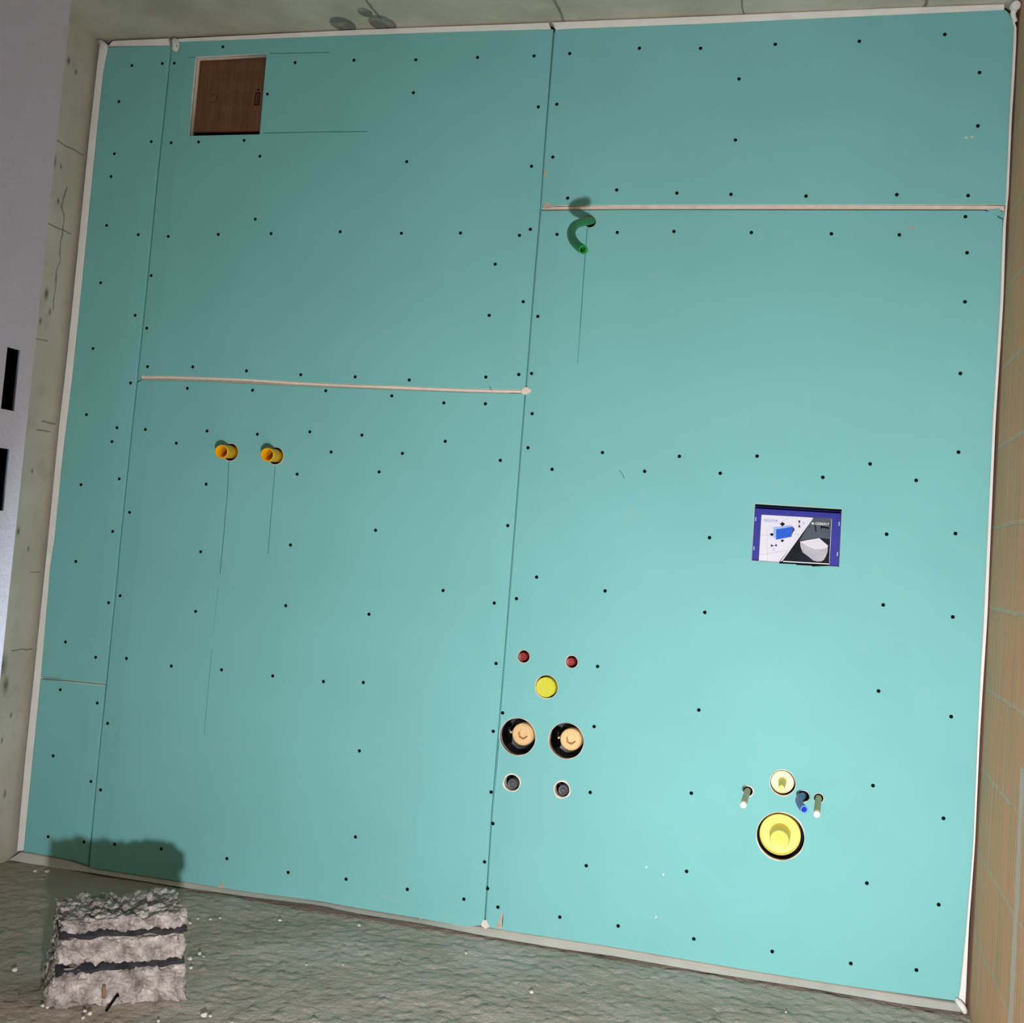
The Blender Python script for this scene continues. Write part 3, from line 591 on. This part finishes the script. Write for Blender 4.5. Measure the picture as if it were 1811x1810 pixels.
# ------------------------------------------------------------------ cistern box with its printed card
def Q(x, y): return (1300 + x / 8.232, 860 + y / 8.232)
t = thing('cistern_box', 'blue rectangular cistern access box with a printed picture card in the board', 'box', at(1408, 948))
def quad_in(P, u, v):
    a = Vector(P[0]).lerp(Vector(P[1]), u); b = Vector(P[3]).lerp(Vector(P[2]), u); return tuple(a.lerp(b, v))
fr = slab('frame', [xz(*quad_in(PLATE, u, v), .009) for u, v in ((.012, .075), (.988, .075), (.992, .985), (.008, .985))],
          [[xz(*quad_in(PLATE, u, v), .009) for u, v in ((.10, .19), (.86, .19), (.86, .9), (.10, .9))]], .013, .003, .0006)
fo = link('frame', fr, m_frame, t)
bm = bmesh.new(); A = [at(*p, .016) for p in PLATE]
prism(bm, [(p.x, p.z) for p in A], .03, .034); link('back_panel', mesh_of(bm, 'bp'), m_frame, t)
for a, b in ((0, 1), (1, 2), (2, 3), (3, 0)):
    p = at(*PLATE[a]); q = at(*PLATE[b]); cc = (at(*PLATE[0]) + at(*PLATE[2])) / 2
    f = lambda v: (v.x + (cc.x - v.x) * .0, v.z); g_ = lambda v: (v.x + (cc.x - v.x) * .022, v.z + (cc.z - v.z) * (.07 if a == 0 else .03))
    bm = bmesh.new(); prism(bm, [f(p), f(q), g_(q), g_(p)], .010, .034); link('rim_wall', mesh_of(bm, 'rw'), m_screw if a == 0 else m_frame, t)  # top wall coloured black as the shadow in the gap above the frame
for x, y in ((300, 480), (275, 905), (1515, 550), (1490, 990)):
    a = at(*Q(x, y), .008); bm = bmesh.new(); box(bm, a.x - .0013, a.x + .0013, .0075, .012, a.z - .0052, a.z + .0052)
    link('slot_highlight', mesh_of(bm, 'slot_highlight'), m_plblue, fo)  # pale blue bars painted as highlights on the frame slots
YC = .0065
def flat(name, pts, m, parent, y=YC, th=.0006):
    bm = bmesh.new(); prism(bm, [xz(*Q(*p), y) for p in pts], y, y + th); return link(name, mesh_of(bm, name), m, parent)
card = flat('picture_card', [(385, 420), (400, 418), (1140, 460), (1400, 472), (1410, 480), (1372, 1150), (345, 1118), (345, 1100)], m_card, t, YC + .0010, .0010)
flat('printed_room', [(1140, 462), (1402, 474), (1368, 1140), (640, 1108)], m_cdark, card, YC + .0004)
flat('printed_wall', [(1132, 470), (1405, 476), (1388, 770), (1225, 755), (960, 790), (935, 800)], m_cgrey, card, YC)
flat('printed_edge', [(1105, 466), (1140, 466), (690, 1090), (655, 1106)], m_card, card, YC - .0005)
bm = bmesh.new()
for p, q in (((385, 712), (500, 714)), ((468, 640), (470, 1100)), ((360, 1005), (760, 935)), ((640, 540), (780, 460)), ((355, 800), (358, 801)), ((860, 700), (940, 705))):
    bar_px(bm, xz(*Q(*p), YC), xz(*Q(*q), YC), YC, .0006)
link('printed_tile_lines', mesh_of(bm, 'tl'), m_line, card)
flat('printed_box_side', [(555, 602), (800, 572), (850, 590), (600, 632), (600, 785), (560, 740)], m_plblue, card, YC - .0003)
flat('printed_box', [(598, 632), (832, 592), (822, 738), (598, 782)], m_pblue, card, YC - .0008)
flat('printed_box_edge', [(832, 592), (866, 618), (864, 655), (836, 662), (832, 700), (824, 738)], m_pdblue, card, YC - .0006)
bm = bmesh.new()
for c_, s_ in (((690, 553), 38), ((535, 705), 30), ((688, 795), 26)):
    prism(bm, [xz(*Q(c_[0] + dx * s_, c_[1] + dy * s_), YC - .0004) for dx, dy in ((-1, 0), (0, -.75), (1, 0), (0, .9))], YC - .0004, YC)
for tri in (((915, 505), (955, 505), (935, 545)), ((915, 600), (955, 600), (935, 562)), ((522, 850), (522, 888), (560, 868)), ((608, 846), (608, 882), (572, 864))):
    prism(bm, [xz(*Q(*p), YC - .0004) for p in tri], YC - .0004, YC)
bar_px(bm, xz(*Q(935, 540), YC), xz(*Q(935, 565), YC), YC - .0004, .0006); bar_px(bm, xz(*Q(555, 868), YC), xz(*Q(578, 866), YC), YC - .0004, .0006)
link('printed_arrows', mesh_of(bm, 'arrows'), m_ink, card)
bm = bmesh.new()
for (x0, y0, x1, y1, w_) in ((1168, 572, 1176, 662, .0028), (1250, 590, 1370, 615, .0042), (1255, 585, 1258, 625, .0022), (1085, 585, 1088, 600, .002)):
    bar_px(bm, xz(*Q(x0, y0), YC), xz(*Q(x1, y1), YC), YC - .0004, w_)
link('printed_fittings', mesh_of(bm, 'fit'), m_ink, card)
flat('printed_toilet_body', [(945, 805), (1180, 900), (1352, 862), (1345, 960), (1318, 1030), (1290, 1078), (1255, 1096), (1200, 1099), (1140, 1085), (1060, 1020), (985, 965), (955, 890)], m_bowl, card, YC - .0006)
flat('printed_toilet_lid', [(945, 808), (1060, 785), (1225, 758), (1352, 866), (1342, 892), (1290, 912), (1215, 924), (1150, 916), (1060, 880)], m_lid, card, YC - .0012)
bm = bmesh.new(); a = at(*Q(1132, 545), YC); box(bm, a.x - .0024, a.x + .0024, YC - .0006, YC, a.z - .0024, a.z + .0024); link('logo_square', mesh_of(bm, 'sq'), m_white, card)
def text(s, px, py, height_px, width_px, y, m, parent, name='lettering', rot=0.0):
    cu = bpy.data.curves.new('t', 'FONT'); cu.body = s; cu.extrude = .0002; cu.size = 1; cu.offset = 0.0
    tmp = bpy.data.objects.new('t', cu); col.objects.link(tmp); dg = bpy.context.evaluated_depsgraph_get(); dg.update()
    me = bpy.data.meshes.new_from_object(tmp.evaluated_get(dg)); bpy.data.objects.remove(tmp); bpy.data.curves.remove(cu)
    xs = [v.co.x for v in me.vertices]; ys = [v.co.y for v in me.vertices]; x0, x1, y0, y1 = min(xs), max(xs), min(ys), max(ys)
    o0 = at(px, py, y); sx = (at(px + width_px, py, y) - o0).length / (x1 - x0); sy = (at(px, py - height_px, y) - o0).length / (y1 - y0)
    for v in me.vertices:
        X = (v.co.x - x0) * sx; Z = (v.co.y - y0) * sy; dY = v.co.z * .0 + (.0003 if v.co.z < 0 else 0)
        v.co = (o0.x + X * math.cos(rot) - Z * math.sin(rot), y + dY, o0.z + X * math.sin(rot) + Z * math.cos(rot))
    me.materials.clear(); return link(name, me, m, parent)
text('SIGMA', *Q(420, 518), 44 / 8.232, 206 / 8.232, YC - .0004, m_lav, card)
text('GEBERIT', *Q(1166, 562), 36 / 8.232, 204 / 8.232, YC - .0004, m_white, card)
text('0', *Q(988, 556), 34 / 8.232, 22 / 8.232, YC - .0004, m_lav, card)
text('0', *Q(552, 948), 40 / 8.232, 22 / 8.232, YC - .0004, m_lav, card)
bm = bmesh.new(); prism(bm, [xz(*Q(*p), -.001) for p in ((700, 1090), (1370, 1130), (1372, 1142), (700, 1104))], -.002, 0); link('card_fold', mesh_of(bm, 'cf'), m_white, card)
bm = bmesh.new(); prism(bm, [xz(*Q(*p), -.0006) for p in ((650, 1108), (700, 1106), (900, 1118), (1120, 1130), (1370, 1146), (1372, 1162), (1130, 1172), (1110, 1160), (900, 1150), (880, 1138), (640, 1128))], -.0012, .001); link('gap_shade_strip', mesh_of(bm, 'dg'), m_screw, t)  # flat black strip painted in for the shade of the gap below the card

# ------------------------------------------------------------------ toilet connections
c = at(1383.8, 1382.0, .020); r = halfw(1384, 1383, 38.5)
t = thing('flush_pipe_plug', 'small pale yellow plug with a protruding nose, above the large yellow drain plug', 'plug', at(1384.5, 1385))
link('rim_cup', lathe([(r * 1.06, -.05), (r * 1.06, .006), (r * 1.03, .014), (r * .99, .014), (r * .98, .001), (0, 0)], c, 48), m_ycap2, t)
link('nose', lathe([(r * .40, -.002), (r * .38, .01), (r * .29, .082), (r * .24, .088), (r * .06, .088), (0, .087)], c, 36, axis=Vector((.0, -1, -.02))), m_ycap, t)
link('pipe_ring', lathe([(r * 1.12, -.05), (r * 1.12, -.003), (r * 1.06, -.003), (r * 1.06, -.05)], c, 48), m_black, t)
c = at(1379.8, 1475, .016); r = halfw(1380, 1475, 72)
t = thing('drain_plug', 'large round yellow drain plug in a dark ring near the floor', 'plug', at(1380.3, 1479.5))
link('rim_cup', lathe([(r * 1.02, -.06), (r * 1.02, .006), (r * 1.0, .013), (r * .97, .013), (r * .955, .002), (r * .55, .001), (0, 0)], c, 56), m_ycap, t)
link('nose', lathe([(r * .53, -.002), (r * .52, .008), (r * .47, .062), (r * .44, .066), (r * .06, .0635), (0, .061)], c, 48, axis=Vector((.0, -1, -.02))), m_ycap, t)
link('pipe_ring', lathe([(r * 1.16, -.07), (r * 1.16, -.008), (r * 1.10, -.006), (r * 1.04, -.010), (r * 1.04, -.07)], c, 56), m_black, t)
for key, (tx, ty), (mx, my), lab in (('rod1', (1314.6, 1424.5), (1319, 1408), 'grey-green sleeved mounting rod with white cap, left of the yellow plugs'),
                           ('rod2', (1444.6, 1441), (1446, 1425), 'grey-green sleeved mounting rod with white cap, right of the blue conduit')):
    x, y, w = ROUND[key]; t = thing('mounting_rod', lab, 'rod', at(x, y), 'toilet mounting rods')
    b0 = at(x, y - 4, .03); tip = at(tx, ty, -.215); d = tip - b0
    link('sleeve', tube([b0 + d * i / 10 for i in range(11)], [.0078] * 11, 20), m_sleeve, t)
    link('base_nut', lathe([(.0095, -.002), (.0095, .006), (.008, .008), (.006, .008)], b0 + d * .06, 6 * 4, axis=d, hexr=(0, 1, 2)), m_slot, t)
    link('white_cap', lathe([(.0074, -.003), (.0072, .001), (.0055, .0022), (0, .0024)], tip, 24, axis=d), m_white, t)
t = thing('blue_conduit', 'short bent blue conduit between the yellow plugs and the right mounting rod', 'pipe', at(1421, 1409))
P = spline([at(1422, 1406, .03), at(1420, 1408, .0), at(1415, 1411, -.05), at(1413, 1417, -.09), at(1417, 1426, -.135), at(1422.3, 1432.2, -.165)], 10)
link('conduit', pipe(P, .0088, .0066, .03, corr=.015, pitch=.005), m_bluec, t)
e = P[-1]; d = (P[-1] - P[-3]).normalized()
link('liner_pipe', lathe([(.0062, -.02), (.0062, -.002), (.0055, -.001), (0, -.001)], e, 24, axis=d), m_bluer, t)
link('end_ring', lathe([(.0066, -.002), (.0092, -.002), (.0092, .0006), (.0066, .0006), (.0066, -.002)], e, 28, axis=d), mat('light_blue_ring', srgb(96, 160, 240), .4), t)

# ------------------------------------------------------------------ cardboard in the square opening
t = thing('cardboard_box', 'brown cardboard with printed text seen in the square wall opening', 'cardboard', at(405, 236, .032))
bm = bmesh.new(); prism(bm, [xz(*p, .034) for p in ((340, 100), (480, 92), (470, 231.8), (330, 233.5))], .034, .05); bx = link('front_panel', mesh_of(bm, 'cb'), m_box, t)
def K(x, y): return (330 + x / 11.31, 85 + y / 11.31)
bm = bmesh.new(); rg = random.Random(3)
for (x0, x1, y0, y1) in ((630, 900, 400, 730), (960, 1180, 440, 740), (1200, 1500, 420, 720), (620, 900, 860, 1200), (940, 1330, 850, 1190), (600, 860, 1260, 1580), (900, 1330, 1230, 1620)):
    x = x0
    while x < x1:
        ya = y0 + rg.random() * 60; yb = y1 - rg.random() * 90
        bar_px(bm, xz(*K(x + (ya - y0) * -.07, ya), .0337), xz(*K(x - (yb - y0) * .07, yb), .0337), .0337, .0011); x += 34
link('printed_text', mesh_of(bm, 'pt'), m_printf, bx)
bm = bmesh.new()
for a, b, w_ in (((1390, 895), (1352, 1145), .004), ((1468, 893), (1440, 1140), .0045), ((1390, 900), (1470, 897), .004), ((1352, 1135), (1444, 1135), .0045), ((1425, 930), (1408, 1110), .0028)):
    bar_px(bm, xz(*K(*a), .0335), xz(*K(*b), .0335), .0335, w_)
c = at(*K(1430, 835), .0335); prism(bm, circle(c.x, c.z, .0036, 16), .0333, .0340)
q = [(480, 930), (560, 930), (600, 960), (608, 1010), (590, 1060), (540, 1090), (455, 1095)]
for a, b in zip(q, q[1:]): bar_px(bm, xz(*K(*a), .0335), xz(*K(*b), .0335), .0335, .0012)
c = at(*K(487, 830), .0335); prism(bm, circle(c.x, c.z, .0018, 12), .0333, .0340)
link('printed_logo', mesh_of(bm, 'pl'), m_print, bx)

# ------------------------------------------------------------------ rubble block on the floor
zb = ZF - .004
a = Vector((.733, -.905, zb)); b = Vector((.948, -.742, zb)); u = (b - a); wid = u.length; u.normalize(); vdir = Vector((-u.y, u.x, 0)); hgt = .192; dep = .20
t = thing('rubble_block', 'crumbly grey-white block of rubble with two dark straps on the floor at left', 'rubble', (a + b) / 2 + vdir * dep / 2)
def lump(x0, x1, y0, y1, z0, z1, seed, nx=100, ny=44, nz=40, amp=.008, taper=0.0):
    bm = bmesh.new(); vd = {}
    def V(i, j, k):
        if (i, j, k) in vd: return vd[i, j, k]
        fx, fy, fz = i / nx, j / ny, k / nz
        p = Vector((x0 + (x1 - x0) * fx, y0 + (y1 - y0) * fy, z0 + (z1 - z0) * fz))
        # round the corners a little, then roughen
        for ax_, (lo_, hi_) in enumerate(((x0, x1), (y0, y1), (z0, z1))): pass
        dirv = Vector(((fx - .5) * 2, (fy - .5) * 2, (fz - .5) * 2)); e = sorted([abs(q_) for q_ in dirv])[1]
        sh = max(0, e - .8) / .2 * .006
        p -= Vector((dirv.x, dirv.y, dirv.z * .7)) * sh
        n1 = noise.fractal(p * 38 + Vector((seed, 0, 0)), .8, 2.1, 4); cell = noise.voronoi(p * 85 + Vector((seed, 3, 0)))[0][0]
        c2 = noise.voronoi(p * 42 + Vector((seed, 8, 0)))[0][0]
        dd = dirv.normalized() * (n1 * amp + (0.35 - cell) * .007 + (0.35 - c2) * .009)
        p += dd
        if j == 0: p.y += (cell - .35) * .012 + n1 * .5 * amp + (c2 - .35) * .008
        if z1 > .17: p.z += .012 * (fx - .45) * fz
        p.x += taper * (1 - fz) * (fx - .5)
        vd[i, j, k] = bm.verts.new(a + u * p.x + vdir * p.y + Vector((0, 0, p.z))); return vd[i, j, k]
    for i in range(nx):
        for j in range(ny):
            for k in (0, nz): bm.faces.new((V(i, j, k), V(i + 1, j, k), V(i + 1, j + 1, k), V(i, j + 1, k)))
    for i in range(nx):
        for k in range(nz):
            for j in (0, ny): bm.faces.new((V(i, j, k), V(i + 1, j, k), V(i + 1, j, k + 1), V(i, j, k + 1)))
    for j in range(ny):
        for k in range(nz):
            for i in (0, nx): bm.faces.new((V(i, j, k), V(i, j + 1, k), V(i, j + 1, k + 1), V(i, j, k + 1)))
    return mesh_of(bm, 'lump', True)
link('bottom_layer', lump(-.004, wid + .002, 0, dep, 0, .083, 1, taper=.02), m_rubble, t)
link('middle_layer', lump(.0, wid - .002, .002, dep, .090, .151, 5, nz=30), m_rubble, t)
link('top_layer', lump(.004, wid - .008, .006, dep, .158, hgt - .004, 9, nz=26, amp=.014), m_rubble, t)
for z0_, sag in ((.0865, .013), (.1545, .003)):
    pth = [a + u * (wid * (-.01 + 1.02 * i / 16)) + vdir * (.002 + .002 * math.sin(i)) + Vector((0, 0, z0_ - sag * (1 - i / 16) ** 2 + .003 * math.sin(i * 1.3))) for i in range(17)]
    pth[0] += u * .006; pth[-1] -= u * .006
    bm = bmesh.new(); rr = []
    for i, p in enumerate(pth):
        h_ = .0040 + .0014 * math.sin(i * 2.1)
        rr.append([bm.verts.new(p + vdir * .0035 + Vector((0, 0, -h_))), bm.verts.new(p + vdir * .0035 + Vector((0, 0, h_))), bm.verts.new(p + vdir * (dep * .98) + Vector((0, 0, h_))), bm.verts.new(p + vdir * (dep * .98) + Vector((0, 0, -h_)))])
    for r0, r1 in zip(rr, rr[1:]):
        for k in range(4): bm.faces.new((r0[k], r0[(k + 1) % 4], r1[(k + 1) % 4], r1[k]))
    bm.faces.new(rr[0]); bm.faces.new(rr[-1][::-1])
    link('dark_strap', mesh_of(bm, 'strap', True), m_bandm, t)
def on_face(px, py, lift=.006):     # a point on the block's front face
    d = ray(px, py); n = -vdir; s = (a - CAM).dot(n) / d.dot(n); return CAM + d * s + n * lift
p, q = on_face(186, 1783, .02), on_face(208, 1757)
tag(link('steel_nail', tube([p, p.lerp(q, .5), q, q - vdir * .012], [.0028, .0028, .0024, .0022], 10), m_screw), 'short black nail leaning against the foot of the rubble block', 'nail')
p, q = on_face(183, 1764), on_face(184, 1742)
link('wood_splinter', tube([p, p.lerp(q, .5), q], [.004, .0045, .003], 6), m_wood, t)

# ------------------------------------------------------------------ crumbs of plaster on the floor
def crumb_mesh():
    bm = bmesh.new(); bmesh.ops.create_icosphere(bm, subdivisions=2, radius=1)
    for v_ in bm.verts: v_.co *= 1 + .35 * noise.noise(v_.co * 1.7)
    for v_ in bm.verts: v_.co.z *= .8
    return mesh_of(bm, 'crumb')
cm = crumb_mesh(); cm.materials.append(m_crumb)
CR = [(26, 1716, 4.5), (361, 1796, 5), (372, 1797, 3), (280, 1806, 3), (328, 1759, 2.5), (353, 1687, 3.5), (372, 1626, 2.5), (389, 1624, 2.5), (86, 1767, 4), (76, 1779, 3.5), (84, 1782, 2.5),
      (147, 1800, 3), (159, 1793, 4), (495, 1628, 3), (360, 1692, 2), (336, 1696, 4), (338, 1712, 3), (410, 1808, 2), (635, 1637, 3), (824, 1686, 2.5), (940, 1755, 4), (542, 1706, 1.8), (606, 1706, 2),
      (150, 1788, 3), (62, 1541, 3), (84, 1542, 3.5), (336, 1633, 3), (350, 1625, 2.2), (1390, 1790, 2)]
for i, (px, py, s) in enumerate(CR):
    p = atz(px, py, ZF + .004); o = bpy.data.objects.new('plaster_crumb', cm); col.objects.link(o)
    k = s * (p - CAM).length / FPX * .95; o.scale = (k * rng.uniform(.9, 1.3), k, k * .9); o.rotation_euler = (0, 0, rng.uniform(0, 6)); o.location = (p.x, p.y, ZF + .002 + k * .4)
    side = 'in the left corner by the boards' if py < 1560 else 'left of the rubble block' if px < 90 else 'in front of the rubble block' if px < 200 else 'just right of the rubble block' if px < 420 else 'far right of the rubble block'
    tag(o, 'small white plaster crumb on the rough floor, ' + side, 'crumb', 'white plaster crumbs scattered on the floor')

# ------------------------------------------------------------------ white metal door frame the photograph is taken past
JX = 1.65
def jamb_sheet(y0, y1, slots):
    out = [(y0, ZF), (y1, ZF), (y1, 2.10), (y0, 2.10)]
    me = slab('jamb', out, slots, JX - .001, .001, .0003, axis='x')
    return me
slots = [[(-2.4615, 1.093), (-2.4470, 1.093), (-2.4470, 1.138), (-2.4615, 1.138)], [(-2.4615, 1.020), (-2.4470, 1.020), (-2.4470, 1.065), (-2.4615, 1.065)]]
frame = struct(link('door_1', jamb_sheet(-2.470, -2.4305, slots), m_door))
bm = bmesh.new()
box(bm, JX - .0005, JX + .0022, -2.575, -2.4695, ZF, 2.10)      # rebate step
box(bm, JX - .06, JX - .0021, -2.4325, -2.4305, ZF, 2.10)       # room side flange
box(bm, JX - .06, JX + .002, -2.577, -2.575, ZF, 2.10)          # corridor side flange
box(bm, 2.495, 2.555, -2.577, -2.4305, ZF, 2.10); box(bm, 1.59, 2.555, -2.577, -2.4305, 2.10, 2.115)
link('frame_profile', mesh_of(bm, 'fp'), m_door, frame)
for s in slots:
    bm = bmesh.new(); y0, y1, z0, z1 = s[0][0], s[1][0], s[0][1], s[2][1]
    box(bm, JX - .03, JX - .028, y0 - .004, y1 + .004, z0 - .004, z1 + .004)
    box(bm, JX - .03, JX - .0022, y0 - .004, y0 - .002, z0 - .004, z1 + .004); box(bm, JX - .03, JX - .0022, y1 + .002, y1 + .004, z0 - .004, z1 + .004)
    box(bm, JX - .03, JX - .0022, y0 - .004, y1 + .004, z0 - .004, z0 - .002); box(bm, JX - .03, JX - .0022, y0 - .004, y1 + .004, z1 + .002, z1 + .004)
    link('latch_box', mesh_of(bm, 'lb'), m_slot, frame)
